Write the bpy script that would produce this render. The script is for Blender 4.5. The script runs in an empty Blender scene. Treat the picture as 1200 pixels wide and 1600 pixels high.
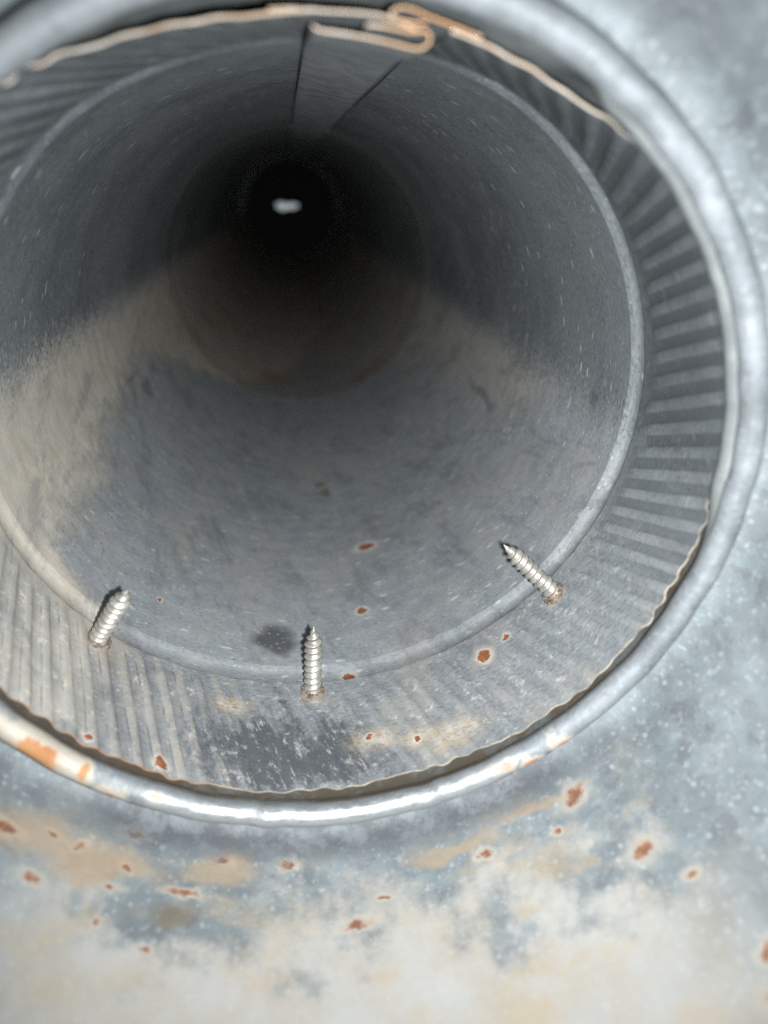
import bpy, math, random
from mathutils import Vector, Matrix
random.seed(7)
S = bpy.context.scene
R = 0.0762                      # pipe radius in metres (6 inch duct)

def W(x, up, z):
    """pipe space (x right, up, z along the pipe, in pipe radii) -> world metres"""
    return Vector((x * R, z * R, up * R))

# ------------------------------------------------------------------ camera
CAM = W(-0.0613, 0.6783, 0.0)
RIGHT = Vector((0.9915, -0.1299, 0.0))
UP = Vector((0.058, 0.4431, 0.8946))
FWD = Vector((0.1162, 0.887, -0.4468))
cam_d = bpy.data.cameras.new('camera')
cam = bpy.data.objects.new('camera', cam_d)
S.collection.objects.link(cam)
m = Matrix((RIGHT, UP, -FWD)).transposed().to_4x4()
m.translation = CAM
cam.matrix_world = m
cam_d.sensor_fit = 'VERTICAL'
cam_d.sensor_height = 32.0
cam_d.lens = 32.0 * 1050 / 1600
cam_d.clip_start = 0.001
cam_d.clip_end = 50
cam_d.dof.use_dof = True
cam_d.dof.focus_distance = 2.35 * R
cam_d.dof.aperture_fstop = cam_d.lens / 1000.0 / 0.0032
cam_d.dof.aperture_blades = 0
S.camera = cam

# ------------------------------------------------------------------ light: dim daylight from outside, and the phone's flash
wd = bpy.data.worlds.new('World')
S.world = wd
wd.use_nodes = True
bg = wd.node_tree.nodes['Background']
bg.inputs['Color'].default_value = (0.86, 0.95, 1.0, 1)
bg.inputs['Strength'].default_value = 0.42
fl = bpy.data.lights.new('phone_flash', 'SPOT')
fl.shadow_soft_size = 0.0022
fl.spot_size = math.radians(120)
fl.spot_blend = 1.0
fl.energy = 2.45 * (R / 0.0635) ** 2
fl.color = (0.94, 0.98, 1.0)
flo = bpy.data.objects.new('phone_flash', fl)
S.collection.objects.link(flo)
flo.location = W(0.045, 0.585, 0.03)
flo.rotation_euler = FWD.to_track_quat('-Z', 'Y').to_euler()

S.view_settings.view_transform = 'Standard'
S.view_settings.look = 'None'
S.view_settings.exposure = 0.0
S.view_settings.gamma = 1.0
S.view_settings.use_curve_mapping = False
S.cycles.max_bounces = 5
S.cycles.diffuse_bounces = 3
S.cycles.glossy_bounces = 3
S.cycles.use_denoising = False
S.cycles.sample_clamp_indirect = 1.5

# ------------------------------------------------------------------ node helpers
class X:
    def __init__(s, t, sock): s.t = t; s.s = sock
    def _m(s, op, b=None, c=None, rev=False):
        return M(s.t, op, b, s) if rev else M(s.t, op, s, b, c)
    def __add__(s, b): return s._m('ADD', b)
    __radd__ = __add__
    def __mul__(s, b): return s._m('MULTIPLY', b)
    __rmul__ = __mul__
    def __sub__(s, b): return s._m('SUBTRACT', b)
    def __rsub__(s, b): return s._m('SUBTRACT', b, rev=True)
    def __truediv__(s, b): return s._m('DIVIDE', b)
    def min(s, b): return s._m('MINIMUM', b)
    def max(s, b): return s._m('MAXIMUM', b)
    def abs(s): return s._m('ABSOLUTE')
    def cos(s): return s._m('COSINE')
    def clamp(s): return s.max(0.0).min(1.0)

def put(t, sock, v):
    if isinstance(v, X): t.links.new(v.s, sock)
    elif v is not None:
        if hasattr(sock.default_value, '__len__') and len(v) == 3 and len(sock.default_value) == 4: v = (*v, 1)
        sock.default_value = v

def M(t, op, a, b=None, c=None):
    n = t.nodes.new('ShaderNodeMath'); n.operation = op
    for i, v in enumerate((a, b, c)):
        if v is not None: put(t, n.inputs[i], v)
    return X(t, n.outputs[0])

def sm(a, lo, hi):
    """smoothstep; lo > hi gives a falling edge"""
    n = a.t.nodes.new('ShaderNodeMapRange'); n.interpolation_type = 'SMOOTHSTEP'
    put(a.t, n.inputs['Value'], a)
    if lo <= hi: v = (lo, hi, 0, 1)
    else: v = (hi, lo, 1, 0)
    for k, q in zip(('From Min', 'From Max', 'To Min', 'To Max'), v): n.inputs[k].default_value = q
    return X(a.t, n.outputs[0])

def vec(t, x, y, z=0.0):
    n = t.nodes.new('ShaderNodeCombineXYZ')
    for i, v in enumerate((x, y, z)): put(t, n.inputs[i], v)
    return X(t, n.outputs[0])

def noise(v, scale, detail=3.0, rough=0.55, col=False, dist=0.0):
    n = v.t.nodes.new('ShaderNodeTexNoise')
    put(v.t, n.inputs['Vector'], v)
    n.inputs['Scale'].default_value = scale; n.inputs['Detail'].default_value = detail
    n.inputs['Roughness'].default_value = rough; n.inputs['Distortion'].default_value = dist
    return X(v.t, n.outputs['Color' if col else 'Fac'])

def voro(v, scale, feature='F1', out='Distance', rnd=1.0):
    n = v.t.nodes.new('ShaderNodeTexVoronoi'); n.feature = feature
    put(v.t, n.inputs['Vector'], v); n.inputs['Scale'].default_value = scale
    n.inputs['Randomness'].default_value = rnd
    return X(v.t, n.outputs[out]), X(v.t, n.outputs['Color'])

def mix(f, a, b):
    t = f.t; n = t.nodes.new('ShaderNodeMix'); n.data_type = 'RGBA'; n.clamp_factor = True
    put(t, n.inputs[0], f); put(t, n.inputs[6], a); put(t, n.inputs[7], b)
    return X(t, n.outputs[2])

def lerp(f, a, b):
    t = f.t; n = t.nodes.new('ShaderNodeMix'); n.data_type = 'FLOAT'; n.clamp_factor = True
    put(t, n.inputs[0], f); put(t, n.inputs[2], a); put(t, n.inputs[3], b)
    return X(t, n.outputs[0])

def vop(op, a, b=None):
    n = a.t.nodes.new('ShaderNodeVectorMath'); n.operation = op
    put(a.t, n.inputs[0], a)
    if b is not None:
        if op == 'SCALE': put(a.t, n.inputs['Scale'], b)
        else: put(a.t, n.inputs[1], b)
    return X(a.t, n.outputs['Value' if op in ('LENGTH', 'DISTANCE') else 'Vector'])

def sep(v):
    n = v.t.nodes.new('ShaderNodeSeparateXYZ'); put(v.t, n.inputs[0], v)
    return [X(v.t, o) for o in n.outputs]

def curve(a, pts, lo, hi):
    """piecewise linear function of a: pts [(a, value)] ; value range lo..hi"""
    t = a.t; n = t.nodes.new('ShaderNodeFloatCurve')
    a0, a1 = pts[0][0], pts[-1][0]
    cv = n.mapping.curves[0]
    q = [((p - a0) / (a1 - a0), (v - lo) / (hi - lo)) for p, v in pts]
    cv.points[0].location = q[0]; cv.points[1].location = q[-1]
    for p in q[1:-1]: cv.points.new(*p)
    for p in cv.points: p.handle_type = 'VECTOR'
    n.mapping.update()
    put(t, n.inputs['Value'], ((a - a0) / (a1 - a0)).clamp())
    return X(t, n.outputs[0]) * (hi - lo) + lo

def new_mat(name):
    mt = bpy.data.materials.new(name); mt.use_nodes = True
    t = mt.node_tree
    b = t.nodes['Principled BSDF']
    uvn = t.nodes.new('ShaderNodeUVMap'); uvn.uv_map = 'UVMap'
    uv = X(t, uvn.outputs[0])
    tc = t.nodes.new('ShaderNodeTexCoord')
    ob = vop('SCALE', X(t, tc.outputs['Object']), 1.0 / R)
    return mt, t, b, uv, ob

def finish(t, b, col, metal, rough, height=None, bump=0.3, dist=0.0006):
    put(t, b.inputs['Base Color'], col); put(t, b.inputs['Metallic'], metal); put(t, b.inputs['Roughness'], rough)
    if height is not None:
        n = t.nodes.new('ShaderNodeBump'); n.inputs['Strength'].default_value = bump
        n.inputs['Distance'].default_value = dist
        put(t, n.inputs['Height'], height)
        t.links.new(n.outputs[0], b.inputs['Normal'])

def spots(uv, lst, wob, fine):
    """distance field to a list of spots (u, v, su, sv)"""
    p = vop('ADD', uv, vop('SCALE', vop('SUBTRACT', noise(uv, fine, 3, 0.6, col=True), (0.5, 0.5, 0.5)), wob))
    d = None
    for (u0, v0, su, sv) in lst:
        q = vop('MULTIPLY', vop('SUBTRACT', p, (u0, v0, 0.0)), (1 / su, 1 / sv, 0.0))
        l = vop('LENGTH', q)
        d = l if d is None else d.min(l)
    return d

D = math.radians
RUST = (0.15, 0.042, 0.015)
RUST2 = (0.36, 0.15, 0.05)
CREAM = (0.56, 0.49, 0.39)

# ------------------------------------------------------------------ materials
N_RIB = 90
SKEW = -21.0

def pipe_material(name, kind):
    mt, t, b, uv, ob = new_mat(name)
    u, v, _ = sep(uv)
    deg = u * (180 / math.pi)                     # 73 .. 433, bottom of the pipe at 270
    cu = vec(t, u, v)
    big = noise(ob, 1.6, 4, 0.6)
    mid = noise(vec(t, u * 1.0, v * 1.7), 9, 5, 0.65)
    grain = noise(vec(t, u * 0.5, v * 1.0), 95, 3, 0.7)
    c = mix(sm(big, 0.35, 0.68), (0.165, 0.183, 0.192), (0.255, 0.275, 0.285))
    c = mix(sm(mid, 0.42, 0.75) * 0.55, c, (0.31, 0.325, 0.33))
    c = mix(sm(grain, 0.52, 0.72) * 0.5, c, (0.42, 0.44, 0.45))
    c = mix(sm(grain, 0.48, 0.3) * 0.55, c, (0.075, 0.08, 0.088))
    # short bright dashes in the zinc, drawn round the pipe
    dv, dc = voro(vec(t, u * 0.45 + mid * 0.05, v), 30)
    rnd = sep(dc)[0]
    dash = sm(dv, 0.30, 0.14) * sm(rnd, 0.66, 0.85)
    dv2, dc2 = voro(vec(t, u * 0.6, v * 1.0), 78)
    dash2 = sm(dv2, 0.34, 0.14) * sm(sep(dc2)[1], 0.74, 0.9)
    c = mix((dash * 0.85).max(dash2 * 0.6) * sm(noise(ob, 3.1, 2), 0.33, 0.6), c, (0.62, 0.66, 0.67))
    # lower half: matt weathered zinc, below the line to which dust and water came
    wob = (noise(vec(t, u * 1.4, v * 0.8), 2.3, 4, 0.6) - 0.5) * 16.0
    wobf = (noise(vec(t, u, v), 26, 4, 0.75) - 0.5) * 14.0
    dl = deg - (173.5 + 0.7 * (v - 2.2).max(-1.0).min(9.0)) + wob * 0.2 + wobf * 0.8
    dr = (357.5 - 0.9 * (v - 2.2).max(-1.0).min(9.0)) - deg + wob * 0.25 + wobf * 0.55
    gz = (grain - 0.5) * 22.0
    low = sm(dl + gz, -6.0, 8.5) * sm(dr + gz, -6.0, 8.5)
    c = mix(low * 0.55, c, mix(sm(mid, 0.3, 0.72), (0.235, 0.247, 0.26), (0.335, 0.347, 0.356)))
    c = mix(sm(grain, 0.46, 0.28) * low * 0.65, c, (0.10, 0.103, 0.11))
    c = mix((dash * 0.35).max(dash2 * 0.5) * low, c, (0.55, 0.56, 0.56))
    if kind == 'crimp': c = mix(low * (0.3 + 0.35 * sm(grain, 0.55, 0.35)), c, (0.12, 0.127, 0.133))
    # tan dust lying on both flanks, washed away along the bottom
    innerL = curve(v, [(1.3, 226.0), (1.92, 230.0), (2.03, 226.0), (2.12, 208.0), (2.35, 207.5), (2.75, 208.0), (3.05, 203.0), (3.5, 200.5), (4.3, 200.0), (4.9, 214.0), (5.4, 236.0), (6.4, 266.0), (8.0, 290.0)], 150.0, 360.0)
    innerR = curve(v, [(1.3, 366.0), (2.3, 366.0), (2.62, 352.0), (2.95, 337.0), (3.5, 333.0), (4.2, 329.0), (5.0, 322.0), (5.6, 308.0), (6.6, 280.0), (8.0, 250.0)], 240.0, 380.0)
    streak = (noise(vec(t, u * 2.2, v * 1.3), 6.0, 5, 0.75) - 0.5) * 34.0
    el = innerL - deg + wob * 0.5 + streak * 0.6 + wobf * 0.5
    er = deg - innerR + wob * 0.5 + streak * 0.8 + wobf * 0.5
    dust = low * (sm(el, -8.0, 12.0).max(sm(er, -12.0, 16.0) * 0.62))
    dmask = dust * sm(noise(ob, 60, 3, 0.7) + (dust - 0.5) * 0.35, 0.30, 0.5)
    dcol = mix(sm(mid, 0.3, 0.75), (0.355, 0.312, 0.25), (0.49, 0.44, 0.365))
    c = mix(dmask * (0.55 if kind == 'crimp' else 0.88), c, dcol)
    # wiped and scuffed streaks
    sk1 = noise(vec(t, u * 1.6 + v * 0.5, v * 0.55), 4.0, 7, 0.74, dist=0.15)
    veil = noise(vec(t, u * 1.1, v * 0.5), 3.2, 6, 0.7)
    c = mix(low * sm(veil, 0.46, 0.66) * 0.4, c, (0.34, 0.315, 0.275))
    c = mix(low * sm(sk1, 0.50, 0.36) * 0.42, c, (0.105, 0.112, 0.125))
    c = mix(low * sm(sk1, 0.60, 0.72) * 0.35, c, (0.40, 0.40, 0.395))
    matte = (low * 0.55).max(dmask)
    h = grain * 0.5 + mid * 0.3
    if kind == 'crimp':
        # chalky white-and-tan bloom on the crimped end, left of the bottom, thinner right of it
        blo = noise(ob, 7.0, 6, 0.72)
        left = sm(deg, 186, 206) * sm(deg, 262, 236)
        rgt = sm(deg, 262, 282) * sm(deg, 345, 310)
        rib = ((deg - (v - 1.7) * SKEW + 0.5 * (deg * 0.13)._m('SINE')) * (N_RIB * math.pi / 180)).cos()
        c = mix(left * sm(blo, 0.5, 0.36) * 0.45, c, (0.115, 0.12, 0.125))
        bl = (left * sm(blo - rib * 0.11, 0.42, 0.66) * 0.7).max(rgt * sm(blo, 0.50, 0.68) * 0.5)
        fl_ = noise(ob, 26, 5, 0.75)
        # right flank darker; lands between the pressed channels paler, the channels darker
        land = sm(rib, 0.15, -0.35) * sm(v + (big - 0.5) * 0.2, 1.95, 1.86).max(0.0)
        side = sm(deg, 322, 345).max(sm(deg, 190, 150)).max(0.35)
        partly = sm(fl_, 0.25, 0.55)
        c = mix(sm(deg, 330, 352) * 0.62, c, (0.10, 0.112, 0.12))
        c = mix((1.0 - land) * side * 0.5 * sm(blo, 0.25, 0.5) * sm(v, 1.93, 1.88), c, (0.075, 0.083, 0.09))
        c = mix(land * partly * side * 0.3 * sm(blo, 0.3, 0.6), c, (0.33, 0.35, 0.365))
        c = mix(bl, c, mix(sm(fl_, 0.38, 0.66), (0.27, 0.268, 0.26), (0.36, 0.305, 0.225)))
        chalk = sm(deg, 180, 200) * sm(deg, 345, 320) * sm(fl_, 0.57, 0.69)
        c = mix(chalk * 0.6, c, (0.55, 0.52, 0.47))
        crease = sm(rib.abs(), 0.42, 0.08) * sm(noise(vec(t, u + v * 0.3665, v * 0.4), 20, 4, 0.7), 0.45, 0.6) * sm(v, 1.93, 1.88)
        c = mix(crease * left * 0.6, c, (0.085, 0.08, 0.075))
        # bare dark scrape below the middle screw, with flecks left on it
        dk = spots(cu, [(D(256), 1.63, 0.24, 0.20), (D(268), 1.60, 0.20, 0.15)], 0.14, 7)
        dkm = sm(dk + (fl_ - 0.5) * 1.6 + (noise(vec(t, (u + v * 0.3665) * 1.6, v * 0.3), 14, 5, 0.7) - 0.5) * 2.6, 1.25, 0.35)
        fleck = sm(noise(vec(t, u + v * 0.3665, v * 0.4), 44, 5, 0.8), 0.54, 0.66)
        c = mix(dkm * (1.0 - fleck * 0.75) * 0.85, c, (0.05, 0.055, 0.063))
        c = mix(dkm * fleck * 0.5, c, (0.5, 0.47, 0.42))
        # tan drips round the screws
        tn = spots(cu, [(D(249.5), 1.80, 0.08, 0.05), (D(266), 1.86, 0.06, 0.05), (D(277.5), 1.63, 0.10, 0.06), (D(292.5), 1.57, 0.13, 0.07), (D(285), 1.60, 0.10, 0.05),
                        (D(222), 1.86, 0.07, 0.06), (D(321.5), 1.84, 0.05, 0.03), (D(302.7), 1.815, 0.055, 0.045)], 0.075, 19)
        tm = sm(tn + (fl_ - 0.5) * 2.2, 1.3, 0.2) * sm(grain, 0.28, 0.48)
        c = mix(tm * 0.65, c, mix(sm(fl_, 0.4, 0.6), (0.31, 0.235, 0.145), (0.42, 0.385, 0.325)))
        sp_l = [(D(302.7), 1.822, 0.030, 0.030), (D(308.5), 1.843, 0.017, 0.016), (D(238.7), 1.505, 0.022, 0.02), (D(276.2), 1.645, 0.012, 0.012),
                (D(285), 1.59, 0.012, 0.012), (D(264.5), 1.88, 0.010, 0.010), (D(226), 1.50, 0.012, 0.012)]
        matte = matte.max(bl).max(tm)
    elif kind == 'bead':
        sp_l = [(D(273.65), 1.957, 0.026, 0.03)]
    elif kind == 'wall':
        dkm = sm(spots(cu, [(D(258), 2.19, 0.105, 0.10)], 0.14, 7), 1.15, 0.45)
        c = mix(dkm * (1.0 - dash2) * 0.85, c, (0.05, 0.055, 0.063))
        sp_l = [(D(283.3), 2.89, 0.048, 0.036), (D(278.8), 2.35, 0.024, 0.026), (D(230.9), 2.26, 0.010, 0.014)]
        ol = sm(spots(cu, [(D(274), 3.62, 0.03, 0.07), (D(272), 3.75, 0.03, 0.04)], 0.09, 12), 1.1, 0.6)
        c = mix(ol * 0.7, c, (0.13, 0.105, 0.06))
        scf = sm(spots(cu, [(D(338), 3.45, 0.035, 0.32), (D(197), 3.75, 0.012, 0.22), (D(204), 3.9, 0.05, 0.16), (D(357), 2.25, 0.05, 0.05)], 0.16, 6), 1.2, 0.3)
        c = mix(scf * 0.6, c, (0.10, 0.107, 0.125))
        # scratches up on the right-hand wall
        sc = sm(spots(cu, [(D(418.5), 2.56, 0.16, 0.16)], 0.05, 9), 1.0, 0.5) * sm(noise(vec(t, u * 1.2, v * 9.0 + u * 3.0), 9, 2, 0.5), 0.63, 0.70)
        c = mix(sc * 0.85, c, (0.62, 0.64, 0.64))
    if kind != 'far':
        # rust spots with pale halos
        sp = spots(cu, sp_l, 0.032, 30)
        spf = (grain - 0.5) * 0.9
        halo = sm(sp + spf * 1.8 + (mid - 0.5) * 2.0, 2.0, 0.9)
        rust = sm(sp + spf * 1.2 + (mid - 0.5) * 0.8, 1.05, 0.72)
        c = mix(halo * 0.55, c, (0.47, 0.435, 0.385))
        c = mix(rust, c, mix(sm(grain, 0.4, 0.62), RUST, (0.24, 0.085, 0.03)))
        matte = matte.max(halo).max(rust).clamp()
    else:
        c = mix(sm(mid, 0.3, 0.7) * 0.3, c, (0.06, 0.058, 0.052))  # mottled dimming: the deep bore's shade put into the far pipes' colour
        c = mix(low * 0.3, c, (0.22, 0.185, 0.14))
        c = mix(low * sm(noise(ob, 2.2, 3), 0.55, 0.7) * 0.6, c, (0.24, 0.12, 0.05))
    finish(t, b, c, lerp(matte, 0.55, 0.0), lerp(matte, 0.5, 0.85), h, 0.35, 0.0005)
    return mt

def rim_material():
    mt, t, b, uv, ob = new_mat('spun_zinc_rim')
    u, v, _ = sep(uv)
    n1 = noise(ob, 5, 5, 0.65); n2 = noise(vec(t, u * 0.35, v), 60, 4, 0.7); n3 = noise(ob, 30, 4, 0.7)
    c = mix(sm(n1, 0.35, 0.65), (0.135, 0.15, 0.16), (0.20, 0.215, 0.224))
    c = mix(sm(n2, 0.5, 0.75) * 0.4, c, (0.36, 0.38, 0.39))
    c = mix(sm(n3, 0.54, 0.68) * 0.5, c, (0.085, 0.092, 0.098))
    c = mix(sm(noise(vec(t, u, v * 0.5), 85, 4, 0.75), 0.56, 0.66) * 0.5, c, (0.36, 0.375, 0.38))
    c = mix(sm(n1, 0.5, 0.32) * 0.4, c, (0.115, 0.12, 0.118))
    sp = spots(vec(t, u, v), [(D(219), 0.075, 0.075, 0.05), (D(226.5), 0.055, 0.025, 0.022), (D(232), 0.10, 0.03, 0.02), (D(238), 0.045, 0.012, 0.01), (D(303), 0.09, 0.02, 0.015), (D(308.5), 0.085, 0.022, 0.025), (D(212), 0.10, 0.04, 0.03), (D(298), 0.05, 0.03, 0.012)], 0.10, 14)
    rf = sm(sp + (n3 - 0.5) * 1.6, 1.0, 0.55)
    c = mix(sm(sp + (n3 - 0.5) * 1.5, 2.4, 1.4) * 0.6, c, (0.52, 0.45, 0.35))
    c = mix(rf * 0.9, c, mix(sm(n1, 0.4, 0.6), (0.27, 0.085, 0.022), (0.36, 0.17, 0.055)))
    dg = u * (180 / math.pi)
    pol_ = sm(dg + (n1 - 0.5) * 30.0, 232, 248) * sm(dg + (n1 - 0.5) * 30.0, 306, 288)      # paler and smoother along the bottom
    c = mix(pol_ * 0.6, c, (0.50, 0.52, 0.53))
    finish(t, b, c, lerp(rf, lerp(pol_, 0.25, 0.7), 0.0), lerp(rf, lerp(pol_, lerp(sm(n1, 0.3, 0.7), 0.55, 0.7), lerp(sm(n2 * 0.6 + n3 * 0.4, 0.35, 0.62), 0.26, 0.52)), 0.9), n3 * 0.4 + n1 * 1.6 + n2 * 0.3, 0.35, 0.0008)
    return mt

def sleeve_material():
    mt, t, b, uv, ob = new_mat('sleeve_zinc')
    u, v, _ = sep(uv)
    deg = u * (180 / math.pi)
    n1 = noise(ob, 6, 5, 0.65); n3 = noise(ob, 28, 4, 0.7)
    c = mix(sm(n1, 0.35, 0.65), (0.22, 0.235, 0.235), (0.34, 0.36, 0.355))
    tan = sm(deg, 190, 215) * sm(deg, 362, 340)
    c = mix(tan * sm(n1 + n3 * 0.4, 0.5, 0.75), c, (0.16, 0.135, 0.105))
    finish(t, b, c, 0.45, 0.5, n3, 0.2, 0.0004)
    return mt

def body_material():
    mt, t, b, uv, ob = new_mat('weathered_spangled_zinc')
    u, v, _ = sep(uv)
    deg = u * (180 / math.pi)
    x, y, z = sep(ob)
    w = vop('ADD', ob, vop('SCALE', vop('SUBTRACT', noise(ob, 9, 3, 0.6, col=True), (0.5, 0.5, 0.5)), 0.12))
    dv, dc = voro(w, 17)
    n1 = noise(ob, 3.2, 5, 0.62); n2 = noise(ob, 13, 5, 0.7); n3 = noise(ob, 45, 4, 0.75)
    c = mix(sm(n1, 0.36, 0.64), (0.105, 0.117, 0.125), (0.155, 0.17, 0.179))
    c = mix(sep(dc)[0] * 0.2, c, (0.30, 0.378, 0.382))
    c = mix(sm(n2, 0.53, 0.70) * 0.28, c, (0.31, 0.325, 0.328))
    c = mix(sm(n2, 0.45, 0.3) * 0.4, c, (0.095, 0.105, 0.113))
    fd, fc = voro(ob, 42)
    c = mix(sm(fd + (n2 - 0.5) * 1.2, 0.42, 0.12) * sm(sep(fc)[2], 0.5, 0.95) * 0.35, c, (0.42, 0.435, 0.435))
    c = mix(sm(n3, 0.56, 0.70) * 0.5, c, (0.37, 0.385, 0.388))
    c = mix(sm(n3, 0.44, 0.30) * 0.5, c, (0.075, 0.082, 0.09))
    # silt that settled on the floor of the fitting: thin by the rim, thick towards the mouth
    floor = sm(z, -0.72, -1.02)
    silt = floor * sm((1.30 - y) * 1.15 + (n1 - 0.5) * 1.5 + (n2 - 0.5) * 0.5, -0.02, 0.34)
    c = mix(silt * 0.8, c, mix(sm(noise(ob, 5.5, 4, 0.6), 0.36, 0.64), (0.30, 0.268, 0.222), (0.315, 0.30, 0.276)))
    tn = noise(vop('MULTIPLY', ob, (0.8, 1.6, 1.0)), 4.0, 4, 0.65)
    c = mix(floor * sm(tn, 0.52, 0.66) * 0.5, c, (0.29, 0.225, 0.14))
    sp_list = BODY_SPOTS
    d = sm(z, -0.62, -0.35) * 9.0 + spots(vec(t, x, y), [(q[0] * 1.013, q[1] + 0.018, q[2] * 0.8, q[3] * 0.78) for q in sp_list], 0.07, 14)
    spf = (n3 - 0.5) * 0.8
    halo = sm(d + spf * 1.8 + (n2 - 0.5) * 3.0, 2.9, 0.9); rust = sm(d + spf * 2.4 + (n2 - 0.5) * 1.6, 1.1, 0.35)
    c = mix(halo * 0.5, c, (0.37, 0.335, 0.285))
    c = mix(sm(d + spf * 1.6, 1.7, 0.7) * 0.55, c, (0.24, 0.14, 0.075))
    c = mix(rust * 0.9, c, mix(sm(n3, 0.4, 0.6), (0.125, 0.043, 0.022), (0.20, 0.085, 0.043)))
    st = sm(spots(vec(t, x, y), [(-.464, 1.167, .055, .03)], 0.06, 10), 1.4, 0.4)
    c = mix(st * 0.7, c, (0.12, 0.09, 0.055))
    tp = sm(spots(vec(t, x, y), [(-.72, 1.28, .26, .07), (-.36, 1.315, .13, .06), (.30, 1.30, .16, .03), (.55, 1.33, .13, .025)], 0.16, 6), 1.2, 0.4)
    c = mix((tp * (0.35 + n3 * 0.9)).clamp() * (1.0 - rust), c, (0.27, 0.205, 0.14))
    matte = silt.max(halo).max(floor * 0.5).clamp()
    neck_band = floor * sm(y + (n2 - 0.5) * 0.16, 1.31, 1.40)         # neck under the rim: dark band, less matt than the floor
    c = mix(neck_band * 0.92, c, mix(sm(n2, 0.4, 0.65), (0.06, 0.066, 0.074), (0.13, 0.14, 0.15)))
    matte = matte * (1.0 - neck_band)
    finish(t, b, c, lerp(matte, 0.22, 0.0), lerp(matte, 0.62, 0.85), n2 * 0.5 + n3 * 0.4 - rust * 0.5, 0.3, 0.0006)
    return mt

def edge_material():
    mt, t, b, uv, ob = new_mat('bare_cut_edge')
    n1 = noise(ob, 9, 4, 0.7); n2 = noise(ob, 2.5, 2)
    c = mix(sm(n1, 0.36, 0.62), (0.33, 0.225, 0.14), (0.42, 0.36, 0.30))
    c = mix(sm(n2, 0.5, 0.7) * 0.5, c, (0.42, 0.39, 0.36))
    deg = sep(uv)[0] * (180 / math.pi)
    c = mix(sm(deg, 84, 78) * sm(deg, 60, 70) * sm(n1, 0.35, 0.55) * 0.75, c, (0.40, 0.19, 0.06))
    top = sm(deg, 135, 118).max(sm(deg, 412, 422))        # bare and rusting along the top, dull zinc and dirt elsewhere
    c = mix(top, mix(sm(n1, 0.4, 0.6), (0.15, 0.135, 0.115), (0.30, 0.26, 0.20)), c)
    c = mix(sm(deg, 205, 218) * sm(deg, 256, 242) * sm(n1, 0.34, 0.5) * 0.85, c, (0.20, 0.09, 0.035))
    c = mix(sm(deg, 350, 362) * sm(deg, 416, 408), c, (0.075, 0.08, 0.082))
    finish(t, b, c, 0.1, 0.7)
    return mt

def screw_material():
    mt, t, b, uv, ob = new_mat('dull_zinc_screw')
    n1 = noise(ob, 40, 4, 0.65); n2 = noise(ob, 130, 3, 0.7)
    v = sep(uv)[1]
    c = mix(sm(n1, 0.36, 0.64), (0.235, 0.222, 0.195), (0.385, 0.368, 0.33))
    c = mix(sm(n2, 0.58, 0.72) * 0.6, c, (0.42, 0.34, 0.22))
    rb = sm(v + (n1 - 0.5) * 0.35, 0.16, 0.02)
    c = mix(rb * 0.85, c, (0.26, 0.10, 0.04))
    finish(t, b, c, lerp(rb, 0.5, 0.0), lerp(rb, 0.46, 0.85), n2, 0.25, 0.0002)
    return mt

def plain(name, col, metal, rough, col2=None, sc=20):
    mt, t, b, uv, ob = new_mat(name)
    n1 = noise(ob, sc, 4, 0.65)
    finish(t, b, mix(sm(n1, 0.35, 0.65), col, col2 or col), metal, rough, n1, 0.2, 0.0003)
    return mt

# rust spots on the floor of the fitting: x, y (pipe radii), half sizes
BODY_SPOTS = [(0.661, 1.288, .030, .026), (0.758, 1.073, .028, .028), (0.39, 1.246, .022, .014), (.096, 1.2, .018, .010), (.016, 1.125, .042, .014),
              (-.18, 1.315, .026, .014), (-.358, 1.325, .035, .018), (-.44, 1.221, .042, .012), (-.516, 1.065, .014, .012), (-.586, 1.265, .015, .010),
              (-.846, 1.256, .030, .015), (-.755, 1.287, .015, .010), (-.705, 1.277, .015, .012), (-.777, 1.161, .022, .014), (-.612, 1.204, .020, .012),
              (-.625, 1.114, .013, .010), (-.586, 1.359, .025, .012), (.885, .768, .014, .020), (.85, .68, .014, .026), (.592, 1.213, .012, .012), (.836, .964, .014, .012)]

M_near = pipe_material('weathered_galvanised_pipe', 'wall')
M_crimp = pipe_material('chalky_galvanised_crimp', 'crimp')
M_bead = pipe_material('galvanised_bead', 'bead')
M_far = pipe_material('dusty_shaded_galvanised_pipe', 'far')
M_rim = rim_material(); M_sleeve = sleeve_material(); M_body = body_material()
M_edge = edge_material(); M_screw = screw_material()
M_burr = plain('rusty_burr', (0.07, 0.04, 0.028), 0.0, 0.9, (0.20, 0.17, 0.14), 55)
M_seam = plain('clean_zinc_strip', (0.20, 0.213, 0.225), 0.45, 0.5, (0.30, 0.315, 0.325), 14)
M_edge_far = plain('oxidised_cut_edge', (0.08, 0.075, 0.065), 0.0, 0.9, (0.20, 0.17, 0.13), 3)
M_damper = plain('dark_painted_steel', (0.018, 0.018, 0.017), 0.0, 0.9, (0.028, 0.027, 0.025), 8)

# ------------------------------------------------------------------ object helpers
def link(name, verts, faces, mats, parent=None, uvs=None, smooth=True, fm=None):
    me = bpy.data.meshes.new(name)
    me.from_pydata([tuple(p) for p in verts], [], faces)
    if not isinstance(mats, (list, tuple)): mats = [mats]
    for q in mats: me.materials.append(q)
    if uvs is not None:
        lay = me.uv_layers.new(name='UVMap')
        for i, l in enumerate(me.loops): lay.data[i].uv = uvs[l.vertex_index]
    me.polygons.foreach_set('use_smooth', [smooth] * len(me.polygons))
    if fm:
        me.polygons.foreach_set('material_index', fm)
    me.update()
    o = bpy.data.objects.new(name, me)
    S.collection.objects.link(o)
    if parent: o.parent = parent
    return o

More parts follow.
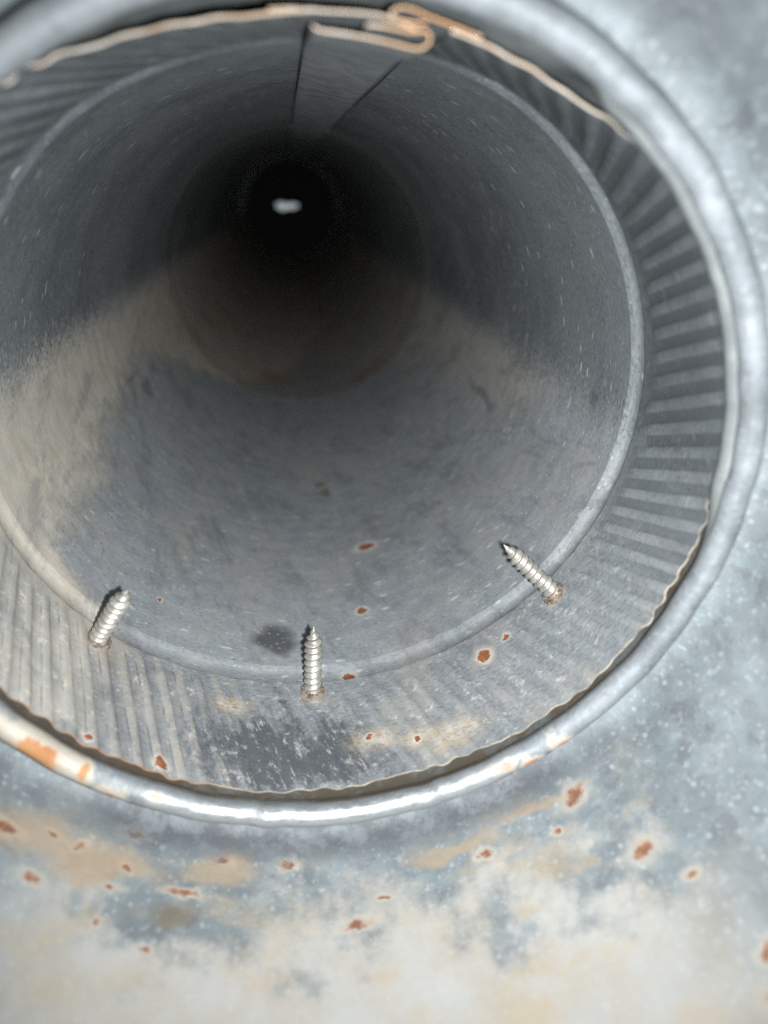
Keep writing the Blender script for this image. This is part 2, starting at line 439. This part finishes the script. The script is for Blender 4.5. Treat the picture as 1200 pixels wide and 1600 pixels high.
def thing(name, label, cat, group=None):
    o = bpy.data.objects.new(name, None)
    o.empty_display_size = 0.01
    S.collection.objects.link(o)
    o['label'] = label; o['category'] = cat
    if group: o['group'] = group
    return o

def grid(nu, nv, fn, closed=False):
    """fn(i, j) -> (point, uv); i along u (nu samples), j along v"""
    vs, uv, fs = [], [], []
    for j in range(nv):
        for i in range(nu):
            p, q = fn(i, j); vs.append(p); uv.append(q)
    for j in range(nv - 1):
        for i in range(nu - 1):
            a = j * nu + i
            fs.append((a, a + 1, a + nu + 1, a + nu))
        if closed:
            a = j * nu + nu - 1
            fs.append((a, j * nu, j * nu + nu, a + nu))
    return vs, fs, uv

def per_interp(tab, th):
    th = (th + 180) % 360 - 180
    n = len(tab)
    for i in range(n):
        a0, r0 = tab[i]; a1, r1 = tab[(i + 1) % n]
        if i == n - 1: a1 += 360
        x = th if th >= a0 or i < n - 1 else th + 360
        if a0 <= x <= a1:
            f = (x - a0) / (a1 - a0)
            return r0 + (r1 - r0) * f
    return tab[-1][1] + (tab[0][1] - tab[-1][1]) * ((th + 360 - tab[-1][0]) / (tab[0][0] + 360 - tab[-1][0]))

def smooth_tab(tab, width=7.0):
    out = []
    for d in range(-180, 180):
        s = w = 0
        for k in range(-12, 13):
            g = math.exp(-(k / width) ** 2)
            s += g * per_interp(tab, d + k); w += g
        out.append((float(d), s / w))
    return [r for _, r in out]

E_TAB = smooth_tab([(-149, 1.004), (-132, 1.006), (-113, 1.007), (-101, 1.004), (-90, 0.993), (-76, 0.983), (-60, 0.995), (-42, 1.004), (-24, 1.0), (-8, 1.004), (6, 0.998), (18, 0.995), (32, 0.996), (39, 0.998),
         (46, 0.985), (54.5, 0.963), (60.5, 0.951), (67, 0.95), (73, 0.951), (82, 0.949), (90, 0.938), (98, 0.935), (106, 0.945), (115, 0.962), (123, 0.990), (135, 1.0), (170, 1.0)], 4.0)
C_TAB = smooth_tab([(-156, 1.02), (-136, 1.016), (-117, 0.995), (-100, 0.982), (-78, 0.977), (-55, 0.975), (-21, 1.0), (0, 1.014), (14, 1.02), (27, 1.025), (42, 1.025), (57, 1.018), (75, 0.99), (99, 0.97), (108, 0.972), (120, 0.988), (131, 0.996), (142, 0.992), (170, 1.005)])

def tabv(tab, th):
    x = (th + 180) % 360
    i = int(x); f = x - i
    return tab[i % 360] * (1 - f) + tab[(i + 1) % 360] * f

ZE, Z1, ZB = 1.4698, 1.9827, 1.3747

def sstep(a, b, x):
    t = max(0.0, min(1.0, (x - a) / (b - a))); return t * t * (3 - 2 * t)

def rad(th, z):
    e = tabv(E_TAB, th); c = tabv(C_TAB, th)
    if z <= Z1:
        f = sstep(0, 1, (z - ZE) / (Z1 - ZE)); return e * (1 - f) + c * f
    f = sstep(0, 1, (z - Z1) / 1.6)
    return c * (1 - f) + 1.0 * f

def rib_amp(th, z):
    t = (th + 180) % 360 - 180
    a = 1.0
    a *= 1 - sstep(50, 62, t) * (1 - sstep(112, 124, t))          # rolled flat beside the seam
    a *= 1 - 0.65 * sstep(-66, -56, t) * (1 - sstep(-38, -28, t))  # worn flat lower right
    a *= 0.85 - 0.35 * sstep(-128, -112, t) * (1 - sstep(-70, -60, t))
    a *= 0.8 + 0.2 * math.sin(th * 0.11 + 1) * math.sin(th * 0.053)
    end = 0.075 + 0.02 * math.sin(th * 1.7) + 0.02 * math.sin(th * 0.31)
    return a * (1 - sstep(Z1 - end - 0.06, Z1 - end + 0.01, z))

def rib_wave(th, z, sk=SKEW):
    ph = (th - sk * (z - 1.7) + 0.5 * math.sin(th * 0.13)) * N_RIB * math.pi / 180
    k = math.floor((ph + math.pi) / (2 * math.pi))
    h = abs(math.sin(k * 12.9898) * 43758.5453) % 1.0
    w = math.tanh(1.5 * (math.cos(ph) - 0.25 + 0.5 * h)) / math.tanh(1.5)
    return -1 + (w + 1) * (0.45 + 0.6 * h)

def pol(th, r, z): 
    a = D(th); return W(r * math.cos(a), r * math.sin(a), z)

T0, T1 = 89.8, 434.4          # the sheet starts and ends at the seam

# ------------------------------------------------------------------ the near pipe with the crimped end
pipe = thing('crimped_duct_pipe', 'grey galvanised duct pipe with ribbed crimped end nearest the viewer, dust inside', 'duct pipe')
AMP = 0.0062
def side_amp(th, z):
    t = (th + 180) % 360 - 180
    k = sstep(-30, -10, t) * (1 - sstep(120, 140, t))
    return 1 + 0.25 * k - 0.85 * sstep(-4, 6, t) * (1 - sstep(60, 70, t)) * (1 - sstep(0.0, 0.16, z - ZE))
def crimp_r(th, z):
    wob = 0.0012 * math.sin(th * 0.9) * math.sin(z * 9 + th * 0.2)
    return rad(th, z) + AMP * side_amp(th, z) * rib_amp(th, z) * rib_wave(th, z) + wob
NU = 1440
zs = [ZE + (Z1 - 0.045 - ZE) * j / 46 for j in range(47)]
def f(i, j):
    th = T0 + (T1 - T0) * i / (NU - 1); z = zs[j]
    ze = z + (0.004 * math.sin(th * 0.41) + 0.003 * math.sin(th * 1.3)) * (1 - j / 46)
    return pol(th, crimp_r(th, z), ze), (D(th), z)
g = grid(NU, len(zs), f)
link('crimped_end', g[0], g[1], M_crimp, pipe, g[2])
# cut edge of the sheet
def f(i, j):
    th = T0 + (T1 - T0) * i / (NU - 1)
    ze = ZE + 0.004 * math.sin(th * 0.41) + 0.003 * math.sin(th * 1.3)
    r = crimp_r(th, ZE)
    dr, dz = ((0, 0.0), (0.001, -0.002), (0.0045, -0.0022), (0.006, 0.0), (0.0062, 0.012))[j]
    return pol(th, r + dr, ze + dz), (D(th), ZE + dz)
g = grid(NU, 5, f)
link('cut_edge', g[0], g[1], M_edge, pipe, g[2])
# stop bead: a groove pressed outward
NB = 16
def f(i, j):
    th = T0 + (T1 - T0) * i / 719; s = j / (NB - 1)
    z = Z1 - 0.045 + 0.095 * s
    dep = 0.018 * math.sin(math.pi * s) ** 0.8 if 0 < s < 1 else 0
    # the far shoulder of the groove stands proud of the wall
    dep -= 0.003 * math.exp(-((s - 0.86) / 0.12) ** 2) * (0 if s in (0, 1) else 1)
    _t = (th + 180) % 360 - 180
    dep *= 0.48 + 0.52 * sstep(-70, -40, _t) * (1 - sstep(120, 160, _t))
    dep *= 1 - 0.75 * (sstep(58, 72, (th + 180) % 360 - 180) * (1 - sstep(104, 116, (th + 180) % 360 - 180)))
    return pol(th, rad(th, z) + dep, z), (D(th), z)
g = grid(720, NB, f)
link('stop_bead', g[0], g[1], M_bead, pipe, g[2])
# long straight wall
zw = [Z1 + 0.05 + (5.62 - Z1 - 0.05) * (j / 60) ** 1.2 for j in range(61)]
def f(i, j):
    th = T0 + (T1 - T0) * i / 719; z = zw[j]
    w = 0.0016 * math.sin(th * 0.09 + z * 1.3) + 0.0012 * math.sin(th * 0.21 - z * 2.1)
    return pol(th, rad(th, z) + w * sstep(2.1, 2.6, z) * (1 - sstep(4.4, 5.3, z)), z), (D(th), z)
g = grid(720, len(zw), f)
link('pipe_wall', g[0], g[1], M_near, pipe, g[2])

# lock seam along the top: three folds of sheet, cut ends facing the viewer
SA = [(94.5, 0.944), (92.0, 0.944), (89.6, 0.942), (88.0, 0.941), (84.2, 0.944), (82.4, 0.945), (81.2, 0.943), (79.6, 0.940), (78.1, 0.936)]
SB = [(89.9, 0.919), (89.3, 0.9125), (88.0, 0.911), (84.9, 0.909), (82.5, 0.908), (80.2, 0.907), (78.1, 0.907), (77.0, 0.912), (76.5, 0.924), (76.6, 0.934), (77.2, 0.939), (77.9, 0.935), (78.7, 0.931), (79.8, 0.930), (81.1, 0.930), (82.6, 0.929), (83.9, 0.928)]
SC = [(71.0, 0.960), (73.3, 0.9595), (75.2, 0.9595), (77.0, 0.960), (78.3, 0.963), (79.5, 0.965), (80.6, 0.962), (81.2, 0.956), (81.3, 0.950), (81.0, 0.945), (80.2, 0.943), (78.8, 0.945), (77.3, 0.950)]
def ribbon(name, prof, z_a, z_b, parent, mat, hw=0.0024, radf=rad, ezero=None):
    ref = tabv(E_TAB, 82) if ezero is None else ezero
    pts = [(D(t) * 0.945, r - (tabv(E_TAB, t) if ezero is None else ref)) for t, r in prof]
    # refine (Chaikin) so that the folds are round
    for _ in range(2):
        q = [pts[0]]
        for a, b_ in zip(pts, pts[1:]):
            q.append((a[0] * .75 + b_[0] * .25, a[1] * .75 + b_[1] * .25)); q.append((a[0] * .25 + b_[0] * .75, a[1] * .25 + b_[1] * .75))
        q.append(pts[-1]); pts = q
    n = len(pts); L, Rr = [], []
    for i in range(n):
        a = pts[max(0, i - 1)]; b_ = pts[min(n - 1, i + 1)]
        dx, dy = b_[0] - a[0], b_[1] - a[1]; l = math.hypot(dx, dy) or 1
        nx, ny = -dy / l * hw, dx / l * hw
        L.append((pts[i][0] + nx, pts[i][1] + ny)); Rr.append((pts[i][0] - nx, pts[i][1] - ny))
    loop = L + Rr[::-1]; nl = len(loop)
    zl = [z_a + (z_b - z_a) * (k / 40) ** 1.6 for k in range(41)]
    vs, uv, fs, fm = [], [], [], []
    for z in zl:
        for s, h in loop:
            th = math.degrees(s / 0.945)
            vs.append(pol(th, radf(th, z) + h, z)); uv.append((D(th), z))
    for k in range(len(zl) - 1):
        for i in range(nl):
            a = k * nl + i; b_ = k * nl + (i + 1) % nl
            fs.append((a, b_, b_ + nl, a + nl)); fm.append(0)
    for i in range(n - 1):                    # cut end
        fs.append((i, i + 1, nl - 2 - i, nl - 1 - i)); fm.append(1)
    return link(name, vs, fs, [mat, M_edge if ezero is None else mat], parent, uv, True, fm)
seam = ribbon('lock_seam', SB, ZE - 0.004, 5.60, pipe, M_seam)
ribbon('lapped_sheet', SA, ZE - 0.002, 5.60, seam, M_near)
ribbon('hooked_fold', SC, ZE - 0.003, 5.60, seam, M_near)

# ------------------------------------------------------------------ the pipes further in
def far_pipe(label, z0, z1, rr, turn, k):
    p = thing('duct_pipe', label, 'duct pipe', 'duct pipes further in')
    za = [z0 + 0.42 * j / 12 for j in range(13)]
    def fr(th, z): return rr
    def f(i, j):
        th = T0 + (T1 - T0) * i / 719; z = za[j]
        a = 0.0008 * rib_wave(th, z - z0 + 1.47) * (1 - sstep(0.34, 0.42, z - z0))
        return pol(th, fr(th, z) + a, z), (D(th), z)
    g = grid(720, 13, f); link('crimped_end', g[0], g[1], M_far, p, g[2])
    def f(i, j):
        th = T0 + (T1 - T0) * i / 719
        a = 0.0008 * rib_wave(th, 1.47)
        return pol(th, fr(th, z0) + a + (0, 0.0005, 0.0016)[j], z0 + (0, -0.0005, 0.0)[j]), (D(th), z0)
    g = grid(720, 3, f); link('cut_edge', g[0], g[1], M_edge_far, p, g[2])
    def f(i, j):
        th = T0 + (T1 - T0) * i / 359; s = j / 9
        z = z0 + 0.42 + 0.09 * s
        return pol(th, fr(th, z) + 0.004 * math.sin(math.pi * s), z), (D(th), z)
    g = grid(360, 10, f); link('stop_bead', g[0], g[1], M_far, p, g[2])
    zz = [z0 + 0.51 + (z1 - z0 - 0.51) * j / 30 for j in range(31)]
    def f(i, j):
        th = T0 + (T1 - T0) * i / 359; z = zz[j]
        return pol(th, fr(th, z), z), (D(th), z)
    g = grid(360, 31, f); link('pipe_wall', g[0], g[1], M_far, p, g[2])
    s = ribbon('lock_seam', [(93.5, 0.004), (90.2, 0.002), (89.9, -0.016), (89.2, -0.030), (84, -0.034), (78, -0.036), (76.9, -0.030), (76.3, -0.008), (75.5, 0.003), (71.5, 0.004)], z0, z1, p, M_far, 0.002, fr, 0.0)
    return p
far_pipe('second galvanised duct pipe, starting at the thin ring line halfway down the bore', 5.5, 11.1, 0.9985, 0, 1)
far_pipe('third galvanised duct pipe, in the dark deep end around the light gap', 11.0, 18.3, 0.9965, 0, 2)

# damper plate that closes the far end; daylight comes through the gap cut in it
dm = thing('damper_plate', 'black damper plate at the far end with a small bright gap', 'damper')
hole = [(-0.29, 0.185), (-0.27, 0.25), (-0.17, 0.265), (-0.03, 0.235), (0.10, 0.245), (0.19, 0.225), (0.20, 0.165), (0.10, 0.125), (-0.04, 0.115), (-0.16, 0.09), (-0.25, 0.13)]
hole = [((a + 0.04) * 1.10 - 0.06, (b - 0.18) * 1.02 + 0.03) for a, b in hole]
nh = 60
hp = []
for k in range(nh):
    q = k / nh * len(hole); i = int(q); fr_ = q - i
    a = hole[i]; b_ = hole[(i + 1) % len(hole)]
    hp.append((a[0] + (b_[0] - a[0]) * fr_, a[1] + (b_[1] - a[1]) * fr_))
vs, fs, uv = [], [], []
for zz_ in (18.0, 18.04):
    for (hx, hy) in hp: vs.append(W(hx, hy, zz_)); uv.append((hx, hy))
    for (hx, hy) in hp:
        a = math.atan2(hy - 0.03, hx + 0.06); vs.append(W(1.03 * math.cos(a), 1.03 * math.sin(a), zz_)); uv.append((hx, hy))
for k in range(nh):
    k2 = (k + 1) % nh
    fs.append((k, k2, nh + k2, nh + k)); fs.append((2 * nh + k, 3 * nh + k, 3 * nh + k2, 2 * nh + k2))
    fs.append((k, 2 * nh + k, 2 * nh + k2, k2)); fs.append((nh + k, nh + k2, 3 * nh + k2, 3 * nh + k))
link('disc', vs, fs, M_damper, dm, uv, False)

# ------------------------------------------------------------------ the fitting the pipe is pushed into
fit = thing('flared_fitting', 'pale galvanised flared fitting with rolled rim around the pipe end, rust spotted', 'duct fitting')
NT = 720
def bump_at(th, c, w): 
    d = (th - c + 180) % 360 - 180
    return math.exp(-(d / w) ** 2)
def rim_shift(th):
    s = 0.004 * math.sin(D(2 * th + 30)) + 0.003 * math.sin(D(3 * th))
    s += -0.006 * bump_at(th, -105.5, 1.3) + 0.006 * bump_at(th, -102.5, 2.0) - 0.006 * bump_at(th, -73, 1.2) + 0.006 * bump_at(th, -76, 2.2)
    s += 0.0015 * math.sin(th * 0.31) + 0.001 * math.sin(th * 0.77) + 0.0016 * math.sin(th * 0.19 + 2) * math.sin(th * 0.43)
    return s
RB, TB = 1.002, 0.032
# rolled rim: runs from inside the sleeve, over the front, to the outside
prof = [(-0.006 * 0 + RB - TB * math.cos(a), ZB + 0.01 - TB * 1.05 * math.sin(a)) for a in [D(-35 + 250 * k / 27) for k in range(28)]]
def f(i, j):
    th = 360.0 * i / NT; r, z = prof[j]
    return pol(th, r + rim_shift(th), z), (D(th), j / 27 * 0.15)
def ring_mesh(name, prof_n, f, mat):
    # closed ring; the last column repeats the first with u = 2 pi so that the pattern runs on
    g = grid(NT + 1, prof_n, f); return link(name, g[0], g[1], mat, fit, g[2])
ring_mesh('rolled_rim', 28, f, M_rim)
sl = [(RB - TB * math.cos(D(-35)), ZB + 0.01 + TB * 1.05 * math.sin(D(35))), (0.985, 1.42), (1.012, 1.445), (1.028, 1.47), (1.034, 1.52), (1.05, 1.7), (1.07, 1.9), (1.075, 2.1), (1.06, 2.4), (1.035, 2.8), (1.0045, 3.7)]
def f(i, j):
    th = 360.0 * i / NT; r, z = sl[j]
    t = (th + 180) % 360 - 180
    kr = sstep(-14, 0, t) * (1 - sstep(54, 61, t))
    kt = sstep(54, 64, t) * (1 - sstep(122, 134, t))
    r += (0, -0.018, -0.042, -0.036, -0.006, 0, 0, 0, 0, 0, 0)[j] * kr
    r += (0, 0, -0.012, -0.024, -0.034, -0.05, -0.05, -0.03, 0, 0, 0)[j] * kt
    return pol(th, r + rim_shift(th) * max(0.0, 1 - j / 6), z), (D(th), z)
ring_mesh('inner_sleeve', len(sl), f, M_sleeve)
# body: flat-bottomed flare that opens towards the viewer
FLARE = 0.55
bp = [(1.030, 1.395), (1.032, 1.44), (1.045, 1.475), (1.09, 1.475), (1.125, 1.45), (1.146, 1.41), (1.155, 1.36)]
zb = [1.28, 1.2, 1.1, 1.0, 0.9, 0.8, 0.65, 0.5, 0.3, 0.1, -0.2, -0.6, -1.0, -1.6, -2.4, -3.4]  # unseen length behind the camera, stretched and kept narrow to hold back daylight
prof_b = bp + [(1.157, z) for z in zb]
def f(i, j):
    th = 360.0 * i / NT; r, z = prof_b[j]
    tt = min(1.9, max(0.0, 1.40 - z)); tt = tt * tt / (tt + 0.12)
    x = (r + FLARE * tt) * math.cos(D(th)); y = (r + FLARE * tt) * math.sin(D(th)) + (FLARE - 0.02) * tt
    w = 0.006 * math.sin(D(3 * th) + z * 4) * min(1, tt * 3)
    return W(x * (1 + w), y * (1 + w), z), (D(th), z)
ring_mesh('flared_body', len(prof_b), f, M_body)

# ------------------------------------------------------------------ screws
def screw(label, th, z, d):
    o = thing('sheet_metal_screw', label, 'screw', 'screws through the pipe wall')
    base = pol(th, crimp_r(th, z) + 0.03, z); o.location = base
    d = Vector((d[0], d[2], d[1])); L = d.length * R + 0.03 * R; d = d.normalized()
    s = d.orthogonal().normalized(); q = d.cross(s)
    na, nl = 40, 150
    LT = 0.76                                       # the thread keeps its diameter up to here, then tapers
    pitch = 0.0265 * R
    core, cr = 0.0202 * R, 0.0322 * R
    def at(i, tt):
        a = 2 * math.pi * i / na; l = tt * L
        ph = (l / pitch - i / na) % 1.0
        prof = max(0.0, 1 - abs(2 * ph - 1)) ** 1.35
        tap = 1.0 if tt < LT else max(0.0, 1 - (tt - LT) / (1 - LT)) ** 0.8
        thr = 1.0 if tt < 0.90 else max(0.0, 1 - (tt - 0.90) / 0.07)
        r = core * (tap * 0.97 + 0.03) + (cr - core) * prof * min(1.0, tap * 1.25) * thr
        return (s * math.cos(a) + q * math.sin(a)) * r + d * l, (i / na, tt)
    def part(nm, t0, t1, n):
        g = grid(na + 1, n, lambda i, j: at(i, t0 + (t1 - t0) * j / (n - 1)))
        return link(nm, g[0], g[1], M_screw, o, g[2])
    part('threaded_shank', 0.0, LT, 150); part('tapered_point', LT, 1.0, 60)
    # torn burr round the hole
    nrm = (-pol(th, 1, 0)).normalized(); nrm.y = 0; nrm.normalize()
    e1 = Vector((0, 1, 0)); e2 = nrm.cross(e1).normalized()
    vs, uv = [], []
    nb = 48
    rg = random.Random(int(th * 7) + 3)
    off = [rg.uniform(0.0, 0.012) for _ in range(nb)]
    for j, (rr, hh) in enumerate(((0.048, 0.026), (0.041, 0.032), (0.035, 0.036), (0.028, 0.033))):
        for i in range(nb):
            a = 2 * math.pi * i / nb
            jag = off[i] if j in (1, 2) else 0
            p = (e1 * math.cos(a) + e2 * math.sin(a)) * (rr * R) + nrm * ((hh - 0.0 + jag) * R)
            if j == 0: p = (e1 * math.cos(a) + e2 * math.sin(a)) * (rr * R) + nrm * (0.018 * R)
            vs.append(p); uv.append((i / nb, j / 3))
    fs = []
    for j in range(3):
        for i in range(nb):
            a = j * nb + i; b_ = j * nb + (i + 1) % nb
            fs.append((a, b_, b_ + nb, a + nb))
    link('hole_burr', vs, fs, M_burr, o, uv)
    return o
screw('pale threaded screw poking straight up at the bottom middle of the pipe', -94.25, 1.897, (0.018, 0.279, 0.003))
screw('pale threaded screw leaning right in the tan stained crimp at lower left', -138.0, 1.889, (0.15, 0.227, -0.065))
screw('pale threaded screw slanting up to the left, on the lower right side', -38.5, 1.863, (-0.194, 0.202, 0.006))
